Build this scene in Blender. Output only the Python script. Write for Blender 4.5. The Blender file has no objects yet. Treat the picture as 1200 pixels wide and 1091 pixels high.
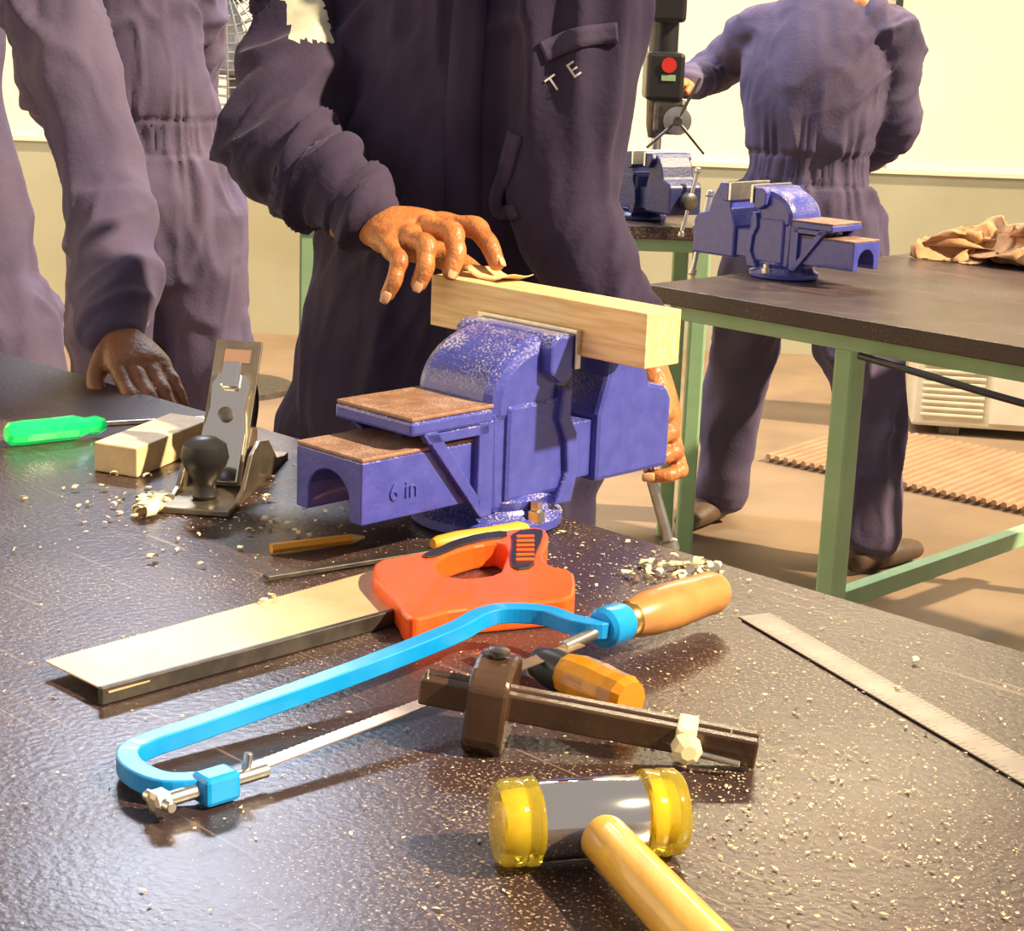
import bpy, bmesh, math, random
import numpy as np
from mathutils import Matrix, Vector
from mathutils.bvhtree import BVHTree
from mathutils.geometry import tessellate_polygon
random.seed(4); np.random.seed(4)
V=Vector
COL=bpy.context.scene.collection
# ------------------------------------------------------------ materials
MATS={}
def mat(name,c,rough=.5,metal=0,c2=None,scale=20,bump=0,bscale=80,spec=.5,trans=0,coat=0,emit=0,detail=4,stretch=None,dust=0,bdist=.004,lo=.35,hi=.68,sheen=0):
    if name in MATS: return MATS[name]
    m=bpy.data.materials.new(name); m.use_nodes=True; nt=m.node_tree; N=nt.nodes; L=nt.links
    b=N['Principled BSDF']; b.inputs['Roughness'].default_value=rough; b.inputs['Metallic'].default_value=metal
    b.inputs['Base Color'].default_value=(*c,1); b.inputs['Specular IOR Level'].default_value=spec
    b.inputs['Transmission Weight'].default_value=trans; b.inputs['Coat Weight'].default_value=coat
    if sheen: b.inputs['Sheen Weight'].default_value=sheen; b.inputs['Sheen Roughness'].default_value=.4; b.inputs['Sheen Tint'].default_value=(.8,.75,1,1)
    if emit: b.inputs['Emission Color'].default_value=(*c,1); b.inputs['Emission Strength'].default_value=emit
    tc=N.new('ShaderNodeTexCoord'); src=tc.outputs['Object']
    if stretch:
        mp=N.new('ShaderNodeMapping'); mp.inputs['Scale'].default_value=stretch[0]
        mp.inputs['Rotation'].default_value=stretch[1]; L.new(src,mp.inputs[0]); src=mp.outputs[0]
    colout=None
    if c2:
        n=N.new('ShaderNodeTexNoise'); n.inputs['Scale'].default_value=scale; n.inputs['Detail'].default_value=detail; L.new(src,n.inputs[0])
        r=N.new('ShaderNodeValToRGB'); r.color_ramp.elements[0].position=lo; r.color_ramp.elements[1].position=hi
        r.color_ramp.elements[0].color=(*c,1); r.color_ramp.elements[1].color=(*c2,1)
        L.new(n.outputs[0],r.inputs[0]); L.new(r.outputs[0],b.inputs['Base Color']); colout=r.outputs[0]
    if dust:
        g=N.new('ShaderNodeNewGeometry'); sp=N.new('ShaderNodeSeparateXYZ'); L.new(g.outputs['Normal'],sp.inputs[0])
        n=N.new('ShaderNodeTexNoise'); n.inputs['Scale'].default_value=480; n.inputs['Detail'].default_value=3; L.new(tc.outputs['Object'],n.inputs[0])
        n3=N.new('ShaderNodeTexNoise'); n3.inputs['Scale'].default_value=25; L.new(tc.outputs['Object'],n3.inputs[0])
        a=N.new('ShaderNodeMath'); a.operation='MULTIPLY_ADD'; L.new(n3.outputs[0],a.inputs[0]); a.inputs[1].default_value=.5; L.new(n.outputs[0],a.inputs[2])
        r=N.new('ShaderNodeValToRGB'); r.color_ramp.elements[0].position=.78; r.color_ramp.elements[1].position=.90; L.new(a.outputs[0],r.inputs[0])
        mr=N.new('ShaderNodeMapRange'); mr.inputs[1].default_value=.1; mr.inputs[2].default_value=.8; mr.inputs[4].default_value=dust; L.new(sp.outputs[2],mr.inputs[0])
        mu=N.new('ShaderNodeMath'); mu.operation='MULTIPLY'; L.new(r.outputs[0],mu.inputs[0]); L.new(mr.outputs[0],mu.inputs[1])
        mx=N.new('ShaderNodeMix'); mx.data_type='RGBA'; L.new(mu.outputs[0],mx.inputs[0])
        if colout: L.new(colout,mx.inputs[6])
        else: mx.inputs[6].default_value=(*c,1)
        mx.inputs[7].default_value=(.75,.66,.58,1); L.new(mx.outputs[2],b.inputs['Base Color'])
    if bump:
        n2=N.new('ShaderNodeTexNoise'); n2.inputs['Scale'].default_value=bscale; n2.inputs['Detail'].default_value=3; L.new(src,n2.inputs[0])
        bp=N.new('ShaderNodeBump'); bp.inputs['Strength'].default_value=bump; bp.inputs['Distance'].default_value=bdist
        L.new(n2.outputs[0],bp.inputs['Height']); L.new(bp.outputs[0],b.inputs['Normal'])
    MATS[name]=m; return m
BLUE=mat('vise_blue',(.050,.062,.35),.28,0,(.07,.08,.41),60,.14,260,dust=.62,coat=.3)
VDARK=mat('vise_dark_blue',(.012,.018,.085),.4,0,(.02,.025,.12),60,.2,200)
VBROWN=mat('vise_brown_top',(.25,.13,.08),.36,0,(.34,.19,.12),50,.15,200,dust=.35)
STEEL=mat('steel',(.55,.53,.5),.3,1,(.7,.67,.62),60)
DSTEEL=mat('dark_steel',(.09,.08,.075),.4,.8,(.16,.14,.12),60)
CHROME=mat('chrome',(.85,.84,.82),.10,1)
WOODL=mat('pine_wood',(.90,.66,.34),.5,0,(.74,.48,.21),5,.1,60,stretch=((2.5,34,34),(0,0,0)),lo=.4,hi=.62)
WOODB=mat('block_wood',(.80,.62,.34),.55,0,(.66,.46,.23),40,.15,60)
HWOOD=mat('handle_wood',(.58,.27,.075),.35,0,(.40,.17,.045),25,.1,60,coat=.3)
HWOODY=mat('mallet_handle_wood',(.80,.47,.08),.3,0,(.64,.33,.045),16,.05,60,coat=.4,stretch=((3,1,3),(0,0,.3)))
SKYB=mat('hacksaw_blue_paint',(.0,.27,.72),.3,0,(.01,.33,.78),30,coat=.4)
ORANGE=mat('orange_plastic',(.95,.12,.015),.35,0,(.88,.10,.012),30,coat=.2)
BLACK=mat('black_plastic',(.02,.018,.018),.35)
BLADE=mat('saw_blade_steel',(.82,.58,.32),.4,.35,(.66,.44,.22),18,.05,200)  # warm reflection painted into the steel's tan base colour
ROSE=mat('gauge_rosewood',(.045,.022,.012),.25,0,(.08,.042,.022),25,.1,60,coat=.5)
YPLAS=mat('yellow_plastic',(.98,.80,.06),.08,0,trans=.8,coat=.4)
YCORE=mat('core_yellow',(.92,.70,.06),.35)
AMBER=mat('amber_plastic',(.92,.48,.02),.15,0,(.85,.36,.01),60,trans=.5,coat=.5)
GREENP=mat('green_plastic_glow',(.01,.85,.22),.12,0,trans=.4,coat=.5,emit=.25)  # faint emission imitates light glowing through the handle; it is no lamp
CREAM=mat('cream_plastic',(.85,.75,.45),.4,0,(.8,.68,.4),30)
YPAINT=mat('pencil_yellow',(.8,.36,.03),.4)
GRN=mat('green_paint',(.26,.43,.24),.45,0,(.32,.50,.29),12,.05,40)
SKIN=mat('skin_brown',(.54,.21,.065),.42,0,(.36,.12,.035),40,.5,160,lo=.3,hi=.7)
SKIND=mat('skin_dark_brown',(.22,.085,.035),.5,0,(.16,.06,.025),40,.4,160)
NAIL=mat('nail',(.66,.36,.2),.3)
HAIR=mat('hair_black',(.012,.01,.01),.8,bump=1,bscale=300)
EYEW=mat('eye_white',(.8,.78,.74),.2)
SHOE=mat('shoe_leather',(.08,.045,.025),.5,0,(.05,.03,.018),20,.2,80)
PATCH=mat('patch_fabric',(.62,.60,.45),.8,0,(.5,.5,.38),60)
LETTER=mat('letter_white',(.50,.46,.48),.8)
DUSTM=mat('sawdust_chips',(.85,.68,.45),.8,0,(.72,.52,.32),60)
SHAV=mat('wood_shaving',(.88,.78,.50),.6,0,(.80,.68,.40),60)
RAG=mat('rag_cloth',(.58,.33,.16),.9,0,(.42,.22,.10),30,.3,120)
PAPER=mat('sandpaper_sheet',(.80,.55,.25),.8,bump=.3,bscale=500)
RED=mat('red_paint',(.6,.03,.02),.4)
WHITEP=mat('ac_white',(.78,.72,.56),.5,0,(.70,.64,.48),10)
def cloth(name,c,c2):
    return mat(name,c,.9,0,c2,5,.3,130,spec=.15,detail=8,bdist=.003,lo=.4,hi=.78,sheen=.12)
NAVY=cloth('navy_coverall_shaded',(.027,.020,.046),(.062,.046,.082))  # darker copy of the coverall cloth, shade put into its colour
NAVY2=cloth('navy_coverall_lit',(.075,.060,.112),(.120,.095,.150))  # lighter copy of the same cloth, sunlit tone put into its colour

# ------------------------------------------------------------ helpers
def empty(name,M=Matrix()):
    e=bpy.data.objects.new(name,None); COL.objects.link(e); e.matrix_world=M; e.empty_display_size=.05; return e
def obj(name,me,mats,parent=None,smooth=False,angle=None):
    o=bpy.data.objects.new(name,me); COL.objects.link(o)
    if not isinstance(mats,(list,tuple)): mats=[mats]
    for m in mats: me.materials.append(m)
    if parent: o.parent=parent
    if smooth: 
        for p in me.polygons: p.use_smooth=True
    return o
def bev(o,w=.002,seg=2):
    b=o.modifiers.new('bevel','BEVEL'); b.width=w; b.segments=seg; b.limit_method='ANGLE'; b.angle_limit=math.radians(35)
    return o
def mesh(name,vs,fs):
    me=bpy.data.meshes.new(name); me.from_pydata([tuple(v) for v in vs],[],fs); me.update(); return me
def fixn(me):
    bm=bmesh.new(); bm.from_mesh(me); bmesh.ops.recalc_face_normals(bm,faces=bm.faces); bm.to_mesh(me); bm.free(); me.update()
def prism(name,prof,a,b,m,parent=None,axis='y',bw=.002,mats=None,hole=None):
    def P3(p,t):
        return {'y':(p[0],t,p[1]),'z':(p[0],p[1],t),'x':(t,p[0],p[1])}[axis]
    n=len(prof); vs=[P3(p,a) for p in prof]+[P3(p,b) for p in prof]
    if hole is None:
        fs=[tuple(range(n)),tuple(range(2*n-1,n-1,-1))]+[(i,(i+1)%n,(i+1)%n+n,i+n) for i in range(n)]
    else:
        k=len(hole); o=2*n
        vs+= [P3(p,a) for p in hole]+[P3(p,b) for p in hole]
        fs=[(i,(i+1)%n,(i+1)%n+n,i+n) for i in range(n)]+[(o+i,o+(i+1)%k,o+k+(i+1)%k,o+k+i) for i in range(k)]
        for base,hb in ((0,o),(n,o+k)):
            pts=[V((*prof[i],0)) for i in range(n)]; hp=[V((*hole[i],0)) for i in range(k)]
            tr=tessellate_polygon([pts,hp])
            for t in tr: fs.append(tuple((base+i) if i<n else (hb+i-n) for i in t))
    me=mesh(name,vs,fs); fixn(me); o=obj(name,me,m,parent)
    if bw: bev(o,bw)
    return o
def box(name,x0,x1,y0,y1,z0,z1,m,parent=None,bw=.002):
    return prism(name,[(x0,z0),(x1,z0),(x1,z1),(x0,z1)],y0,y1,m,parent,'y',bw)
def lathe(name,prof,m,parent=None,n=40,M=None,smooth=True):
    vs=[];fs=[]
    for r,h in prof:
        for j in range(n):
            t=2*math.pi*j/n; vs.append(V((r*math.cos(t),r*math.sin(t),h)))
    for i in range(len(prof)-1):
        for j in range(n): fs.append((i*n+j,i*n+(j+1)%n,(i+1)*n+(j+1)%n,(i+1)*n+j))
    fs.append(tuple(range(n-1,-1,-1))); k=(len(prof)-1)*n; fs.append(tuple(range(k,k+n)))
    if M: vs=[M@v for v in vs]
    me=mesh(name,vs,fs); fixn(me); o=obj(name,me,m,parent,smooth)
    if smooth:
        e=o.modifiers.new('es','EDGE_SPLIT'); e.split_angle=math.radians(40)
    return o
def along(p,d,up=V((0,0,1))):
    z=V(d).normalized(); x=up.cross(z)
    if x.length<1e-4: x=V((1,0,0))
    x.normalize(); y=z.cross(x)
    return Matrix.Translation(p)@Matrix((x,y,z)).transposed().to_4x4()
def rod(name,p,q,r,m,parent=None,r2=None,n=20):
    p=V(p);q=V(q); L=(q-p).length; r2=r if r2 is None else r2
    return lathe(name,[(r*.8,0),(r,r*.2),(r2,L-r2*.2),(r2*.8,L)],m,parent,n,along(p,q-p))
def cat(P,sub):
    P=[np.array(p,float) for p in P]; out=[]
    n=len(P)
    for i in range(n-1):
        p0=P[max(i-1,0)];p1=P[i];p2=P[i+1];p3=P[min(i+2,n-1)]
        for s in range(sub):
            t=s/sub; out.append(.5*((2*p1)+(-p0+p2)*t+(2*p0-5*p1+4*p2-p3)*t*t+(-p0+3*p1-3*p2+p3)*t**3))
    out.append(P[-1]); return out
def tube(path,radii,side=(1,0,0),n=20,sub=5,cap=3,store=None):
    R=[(r,r) if not isinstance(r,(tuple,list)) else r for r in radii]
    pts=cat(path,sub); rr=cat(R,sub); m=len(pts); pts=[V(p) for p in pts]; rings=[]
    s0=V(side)
    for i in range(m):
        t=(pts[min(i+1,m-1)]-pts[max(i-1,0)]).normalized()
        s=s0-t*s0.dot(t)
        if s.length<.05: s=t.orthogonal()
        s.normalize(); b=t.cross(s)
        rings.append((pts[i],s,b,t,max(rr[i][0],1e-4),max(rr[i][1],1e-4)))
    full=[]
    if cap:
        c,s,b,t,r1,r2=rings[0]; q=min(r1,r2)
        for k in range(cap,0,-1):
            a=k/(cap+.5)*math.pi/2; full.append((c-t*q*math.sin(a)*.9,s,b,t,r1*math.cos(a),r2*math.cos(a)))
    full+=rings
    if cap:
        c,s,b,t,r1,r2=rings[-1]; q=min(r1,r2)
        for k in range(1,cap+1):
            a=k/(cap+.5)*math.pi/2; full.append((c+t*q*math.sin(a)*.9,s,b,t,r1*math.cos(a),r2*math.cos(a)))
    vs=[];fs=[]
    for c,s,b,t,r1,r2 in full:
        for j in range(n):
            a=2*math.pi*j/n; vs.append(c+s*(r1*math.cos(a))+b*(r2*math.sin(a)))
    for i in range(len(full)-1):
        for j in range(n): fs.append((i*n+j,i*n+(j+1)%n,(i+1)*n+(j+1)%n,(i+1)*n+j))
    k=(len(full)-1)*n
    fs.append(tuple(range(n-1,-1,-1))); fs.append(tuple(range(k,k+n)))
    return vs,fs
def merge(parts):
    vs=[];fs=[]
    for v,f in parts:
        o=len(vs); vs+=list(v); fs+=[tuple(i+o for i in q) for q in f]
    return vs,fs
def solid(name,parts,voxel,smooth=6):
    vs,fs=merge(parts); me=mesh(name+'_raw',vs,fs); o=bpy.data.objects.new('tmp',me); COL.objects.link(o)
    r=o.modifiers.new('r','REMESH'); r.mode='VOXEL'; r.voxel_size=voxel
    s=o.modifiers.new('s','SMOOTH'); s.factor=.5; s.iterations=smooth
    bpy.context.view_layer.update(); dg=bpy.context.evaluated_depsgraph_get()
    out=bpy.data.meshes.new_from_object(o.evaluated_get(dg)); out.name=name
    bpy.data.objects.remove(o); bpy.data.meshes.remove(me); return out
def vnoise(p):
    i=np.floor(p); f=p-i; f=f*f*f*(f*(f*6-15)+10)
    def h(a):
        v=np.sin(a[:,0]*127.1+a[:,1]*311.7+a[:,2]*74.7)*43758.5453; return (v-np.floor(v))*2-1
    r=0
    for dx in (0,1):
        for dy in (0,1):
            for dz in (0,1):
                w=(f[:,0] if dx else 1-f[:,0])*(f[:,1] if dy else 1-f[:,1])*(f[:,2] if dz else 1-f[:,2])
                r=r+w*h(i+np.array([dx,dy,dz]))
    return r
def ridge(q,p=1.2):
    q=q+np.stack([vnoise(q*.55+9),vnoise(q*.55+31),vnoise(q*.55+57)],1)*.55
    n=vnoise(q); a=1-np.sqrt(n*n+.0015)*2.0; a=np.clip(a,0,1)**p
    return a-.36
def folds(me,bones,waist=None,seed=0,k=1.5):
    n=len(me.vertices); co=np.empty(n*3); me.vertices.foreach_get('co',co); co=co.reshape(-1,3)
    no=np.empty(n*3); me.vertices.foreach_get('normal',no); no=no.reshape(-1,3)
    D=[];W=[]
    for j,(a,b,kr,ka,amp) in enumerate(bones):
        a=np.array(a,float);b=np.array(b,float);ab=b-a;L=np.linalg.norm(ab);u=ab/L
        t=(co-a)@u; tc=np.clip(t,0,L); c=a+np.outer(tc,u); d=np.linalg.norm(co-c,axis=1)
        rad=(co-a)-np.outer(t,u)
        sh=.75 if ka>kr else .25
        ts=t+sh*rad[:,0]-sh*.5*rad[:,2]
        q=rad*kr+np.outer(ts,u)*ka+seed+j*7.3
        m=.5+.9*np.clip(vnoise(co*4+j+seed)+.5,0,1)
        v=ridge(q)*m+.42*ridge(q*2.1+5)*m
        D.append(v*amp*k); W.append(np.exp(-d/.035))
    D=np.array(D);W=np.array(W); W/=W.sum(0); disp=(D*W).sum(0)
    if waist:
        for z0,h,cx,cy in waist:
            m=np.exp(-((co[:,2]-z0)/h)**4)
            ang=np.arctan2(co[:,1]-cy,co[:,0]-cx)
            disp=disp*(1-m)+m*(np.sin(ang*38+np.sin(ang*9)*3)*.0038-.006)
            m2=np.clip(np.exp(-((co[:,2]-z0)/(h*2.6))**2)-m,0,1)
            disp+=m2*np.sin(ang*19+np.sin(ang*7)*3)*.006
            e=np.exp(-((np.abs(co[:,2]-z0)-h)/.006)**2); disp-=e*.005
    co=co+no*disp[:,None]; me.vertices.foreach_set('co',co.ravel()); me.update()

def hand_parts(wr,mcps,fingers,thumb,nrm,fk=1.0,stub=.9):
    parts=[]; nrm=V(nrm).normalized(); wr=V(wr)
    c=sum((V(m) for m in mcps),V())/4; s=(V(mcps[0])-V(mcps[3])).normalized()
    d=(c-wr)
    parts.append(tube([wr-d*.55*min(stub,1),wr,wr+d*.45,wr+d*.85,wr+d*1.02],[(.026,.020),(.027,.020),(.036,.021),(.040,.018),(.036,.011)],side=s,n=24,cap=3))
    if stub>.5: parts.append(tube([wr-d*stub,wr-d*.3],[(.027,.023),(.026,.021)],side=s,n=20))
    rads=[(.0098,.0092,.0082,.0070),(.0100,.0094,.0084,.0072),(.0095,.0088,.0079,.0068),(.0085,.0078,.0070,.0060)]
    for m,f,r in zip(mcps,fingers,rads):
        r=[x*fk for x in r]
        m=V(m); pts=[m.lerp(wr,.35),m]+[V(p) for p in f]
        P=[pts[0],pts[1],pts[1].lerp(pts[2],.5),pts[2],pts[2].lerp(pts[3],.5),pts[3],pts[4]]
        R=[r[0]*.8,r[0]*1.12,r[0]*.93,r[1]*1.10,r[1]*.92,r[2]*1.03,r[3]]
        parts.append(tube(P,R,side=s,n=16,sub=3,cap=3))
    t=[V(p) for p in thumb]
    parts.append(tube([wr.lerp(t[0],.45)]+t,[.016,.0155,.0118*fk,.0108*fk,.0085*fk],side=s,n=16,sub=3))
    return parts
def nails(parent,fingers,nrm,fk=1.0):
    for i,f in enumerate(fingers):
        d=(V(f[2])-V(f[1])).normalized(); nn=V(nrm[i]) if isinstance(nrm,list) else V(nrm); nn=(nn-d*nn.dot(d)).normalized(); s=d.cross(nn)
        c=V(f[2])+nn*.0055*fk+d*.0005
        vs,fs=tube([c-d*.005,c,c+d*.0055],[(.0040,.0016),(.0048,.0019),(.0040,.0013)],side=s,n=12,sub=2,cap=2)
        obj('nail_%d'%(i+1),mesh('nail',vs,fs),NAIL,parent,True)
def generic_hand(name,parent,wr,d,n,thumbside,curl=.35,m=None):
    wr=V(wr);d=V(d).normalized();n=V(n);n=(n-d*n.dot(d)).normalized();s=V(thumbside);s=(s-d*s.dot(d)-n*s.dot(n)).normalized()
    off=[(.030,.084),(.010,.088),(-.010,.083),(-.028,.074)]; ln=[(.043,.026,.020),(.047,.029,.021),(.043,.027,.020),(.034,.021,.018)]
    mc=[];fg=[]
    for (a,b),l in zip(off,ln):
        p=wr+s*a+d*b; mc.append(p.copy()); q=[]; ang=curl*.6
        for k in range(3):
            dd=d*math.cos(ang)-n*math.sin(ang)+s*(a*1.5); p=p+dd.normalized()*l[k]; q.append(p.copy()); ang+=curl
        fg.append(q)
    t0=wr+s*.028+d*.025-n*.006
    th=[t0,t0+s*.022+d*.03-n*.008,t0+s*.030+d*.056-n*.012,t0+s*.030+d*.078-n*.018]
    me=solid(name,hand_parts(wr,mc,fg,th,n),.0025,4)
    return obj(name,me,m or SKIN,parent,True)
def head(parent,c,face,scale=1.0,tilt=0):
    c=V(c);f=V(face).normalized();up=V((0,0,1)); up=(up-f*tilt*-1).normalized() if tilt else up; f=(f-up*f.dot(up)).normalized(); s=f.cross(up)
    def L(a,b,z): return c+f*a*scale+s*b*scale+up*z*scale
    P=[tube([L(-.012,0,-.05),L(-.012,0,.0),L(-.012,0,.06),L(-.014,0,.10)],[(.058,.075),(.073,.090),(.073,.092),(.045,.06)],side=s,n=24)]
    P.append(tube([L(.035,0,-.108),L(.028,0,-.07),L(.02,0,-.02)],[(.026,.026),(.050,.048),(.062,.062)],side=s,n=20))
    P.append(tube([L(.078,0,.018),L(.092,0,-.008),L(.100,0,-.026)],[.008,.010,.013],side=s,n=12))
    for k in (1,-1):
        P.append(tube([L(.082,.006*k,-.028),L(.086,.014*k,-.030)],[.007,.006],side=s,n=10))
        P.append(tube([L(-.012,.076*k,-.035),L(-.020,.082*k,-.01),L(-.016,.080*k,.018)],[(.005,.010),(.006,.015),(.005,.012)],side=s,n=12))
        P.append(tube([L(.074,.018*k,.026),L(.070,.045*k,.028)],[.008,.007],side=up,n=10))
    P.append(tube([L(.082,-.020,-.055),L(.090,0,-.053),L(.082,.020,-.055)],[.004,.0065,.004],side=up,n=10))
    P.append(tube([L(.080,-.018,-.064),L(.087,0,-.065),L(.080,.018,-.064)],[.004,.007,.004],side=up,n=10))
    P.append(tube([L(-.03,0,-.20),L(-.022,0,-.12),L(-.012,0,-.05)],[.062,.052,.052],side=s,n=20))
    me=solid('head',P,.0035,4); obj('head',me,SKIN,parent,True)
    for k in (1,-1):
        e=L(.066,.031*k,.008); vs,fs=tube([e-s*.006,e+s*.006],[.009,.009],side=up,n=12)
        obj('eye_l' if k>0 else 'eye_r',mesh('eye',vs,fs),EYEW,parent,True)
        e=L(.0745,.031*k,.008); vs,fs=tube([e-s*.001,e+s*.001],[.0042,.0042],side=up,n=12)
        obj('iris_l' if k>0 else 'iris_r',mesh('iris',vs,fs),BLACK,parent,True)
    H=[tube([L(-.022,0,-.03),L(-.024,0,.03),L(-.018,0,.075),L(-.02,0,.108)],[(.064,.075),(.079,.088),(.078,.095),(.05,.065)],side=s,n=24)]
    me=solid('hair',H,.005,2)
    bm=bmesh.new(); bm.from_mesh(me)
    dl=[v for v in bm.verts if (v.co-c).dot(f)>.03*scale and (v.co-c).dot(up)<.06*scale]
    bmesh.ops.delete(bm,geom=dl,context='VERTS'); bm.to_mesh(me); bm.free()
    obj('hair',me,HAIR,parent,True)
def shoe(parent,name,p,d):
    p=V(p);d=V((d[0],d[1],0)).normalized();s=V((-d.y,d.x,0));z=V((0,0,1))
    P=[tube([p-d*.06+z*.045,p+z*.045,p+d*.08+z*.04,p+d*.17+z*.032],[(.036,.040),(.040,.042),(.045,.036),(.035,.026)],side=s,n=20),
       tube([p+z*.04,p+z*.12],[.042,.045],side=s,n=20)]
    me=solid(name,P,.006,3)
    for v in me.vertices: v.co.z=max(v.co.z,.001)
    obj(name,me,SHOE,parent,True)
def worker(name,torso,tr,side,arms,legs,fold,waist,mt,voxel=.008,hoods=None,seed=0,k=1.5):
    e=empty(name)
    parts=[tube(torso,tr,side=side,n=36,sub=5)]
    for pts,r in arms: parts.append(tube(pts,r,side=side,n=24,sub=5,cap=2))
    for pts,r in legs: parts.append(tube(pts,r,side=side,n=28,sub=5,cap=2))
    if hoods: parts+=hoods
    me=solid('coverall',parts,voxel,5)
    folds(me,fold,waist,seed,k)
    o=obj('coverall',me,mt,e,True)
    return e,o
def bvh_of(o): return BVHTree.FromPolygons([v.co[:] for v in o.data.vertices],[p.vertices[:] for p in o.data.polygons])
def ribbon(name,bvh,pts,w,m,parent,y0,yd=1,off=.0025,th=.0025):
    P=[V((p[0],0,p[1])) for p in cat(pts,8)]; rows=[]
    for i,p in enumerate(P):
        t=(P[min(i+1,len(P)-1)]-P[max(i-1,0)]).normalized(); s=V((-t.z,0,t.x)); r=[]
        for k in (-1,-.33,.33,1):
            q=p+s*w/2*k; h=bvh.ray_cast(V((q.x,y0,q.z)),V((0,yd,0)))
            r.append((h[0]+V((0,-off*yd,0))) if h[0] else V((q.x,y0+.2,q.z)))
        rows.append(r)
    vs=[v for r in rows for v in r]; fs=[(i*4+j,i*4+j+1,i*4+j+5,i*4+j+4) for i in range(len(rows)-1) for j in range(3)]
    o=obj(name,mesh(name,vs,fs),m,parent,True); s=o.modifiers.new('s','SOLIDIFY'); s.thickness=th; s.offset=0; return o

# ------------------------------------------------------------ room
U=V((.719,-.695,0)); A=V((.695,.719,0))
def room():
    fl=mat('floor_concrete',(.17,.115,.072),.6,0,(.24,.165,.10),3,.1,60)
    wl=mat('wall_cream',(.86,.80,.62),.8,0,(.80,.74,.56),1.5,.04,40)
    wd=mat('wall_dado_grey',(.36,.34,.23),.35,0,(.42,.40,.28),2)
    tr=mat('trim_light',(.7,.66,.52),.5)
    box('floor',-4.5,5.5,-1.5,7.7,-.05,0,fl,bw=0)
    box('wall_back',-4.5,5.5,7.6,7.7,0,3.2,wl,bw=0)
    box('wall_left',-4.6,-4.5,-1.5,7.7,0,3.2,wl,bw=0)
    box('trim_1',-4.5,5.5,7.58,7.6,0,.78,wd,bw=0)
    box('trim_2',-4.5,5.5,7.565,7.6,.78,.80,tr,bw=0)
    box('trim_3',1.500,1.525,7.575,7.6,1.335,3.2,mat('trim_black',(.03,.03,.03),.5),bw=0)
    box('trim_5',1.507,1.518,7.585,7.6,.80,1.335,mat('trim_joint',(.35,.31,.22),.6),bw=0)
    box('trim_4',-4.5,5.5,7.58,7.6,2.4,2.45,tr,bw=0)
room()
# ------------------------------------------------------------ benches
def benchM(o,u=U,a=A):
    return Matrix.Translation(o)@Matrix((u,a,V((0,0,1)))).transposed().to_4x4()
def table_material():
    m=bpy.data.materials.new('bench_top_dark'); m.use_nodes=True; nt=m.node_tree;N=nt.nodes;L=nt.links;b=N['Principled BSDF']
    tc=N.new('ShaderNodeTexCoord')
    n=N.new('ShaderNodeTexNoise'); n.inputs['Scale'].default_value=3.5; n.inputs['Detail'].default_value=8; L.new(tc.outputs['Object'],n.inputs[0])
    r=N.new('ShaderNodeValToRGB'); r.color_ramp.elements[0].position=.3;r.color_ramp.elements[1].position=.75
    r.color_ramp.elements[0].color=(.022,.013,.014,1); r.color_ramp.elements[1].color=(.068,.040,.036,1); L.new(n.outputs[0],r.inputs[0])
    n2=N.new('ShaderNodeTexNoise'); n2.inputs['Scale'].default_value=420; n2.inputs['Detail'].default_value=2; L.new(tc.outputs['Object'],n2.inputs[0])
    n3=N.new('ShaderNodeTexNoise'); n3.inputs['Scale'].default_value=5; n3.inputs['Detail'].default_value=5; L.new(tc.outputs['Object'],n3.inputs[0])
    ma=N.new('ShaderNodeMath'); ma.operation='MULTIPLY_ADD'; L.new(n3.outputs[0],ma.inputs[0]); ma.inputs[1].default_value=.4; L.new(n2.outputs[0],ma.inputs[2])
    r2=N.new('ShaderNodeValToRGB'); r2.color_ramp.elements[0].position=.82; r2.color_ramp.elements[1].position=.93; L.new(ma.outputs[0],r2.inputs[0])
    fac=r2.outputs[0]
    for k,(rot,sc) in enumerate(((.5,(2,90,1)),(1.9,(2.5,110,1)),(2.7,(3,70,1)))):
        mp=N.new('ShaderNodeMapping'); mp.inputs['Rotation'].default_value=(0,0,rot); mp.inputs['Scale'].default_value=sc; L.new(tc.outputs['Object'],mp.inputs[0])
        s=N.new('ShaderNodeTexNoise'); s.inputs['Scale'].default_value=1.6; s.inputs['Detail'].default_value=3; s.inputs['Distortion'].default_value=.15; L.new(mp.outputs[0],s.inputs[0])
        rr=N.new('ShaderNodeValToRGB'); rr.color_ramp.elements[0].position=.68; rr.color_ramp.elements[1].position=.75; rr.color_ramp.elements[1].color=(.4,.4,.4,1); L.new(s.outputs[0],rr.inputs[0])
        mx=N.new('ShaderNodeMath'); mx.operation='MAXIMUM'; L.new(fac,mx.inputs[0]); L.new(rr.outputs[0],mx.inputs[1]); fac=mx.outputs[0]
    mix=N.new('ShaderNodeMix'); mix.data_type='RGBA'; L.new(fac,mix.inputs[0]); L.new(r.outputs[0],mix.inputs[6]); mix.inputs[7].default_value=(.42,.31,.23,1)
    L.new(mix.outputs[2],b.inputs['Base Color'])
    rg=N.new('ShaderNodeMapRange'); rg.inputs[3].default_value=.22; rg.inputs[4].default_value=.44; L.new(n3.outputs[0],rg.inputs[0]); L.new(rg.outputs[0],b.inputs['Roughness'])
    n4=N.new('ShaderNodeTexNoise'); n4.inputs['Scale'].default_value=190; L.new(tc.outputs['Object'],n4.inputs[0])
    bp=N.new('ShaderNodeBump'); bp.inputs['Strength'].default_value=.2; bp.inputs['Distance'].default_value=.002; L.new(n4.outputs[0],bp.inputs['Height']); L.new(bp.outputs[0],b.inputs['Normal'])
    return m
TOP=table_material()
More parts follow.
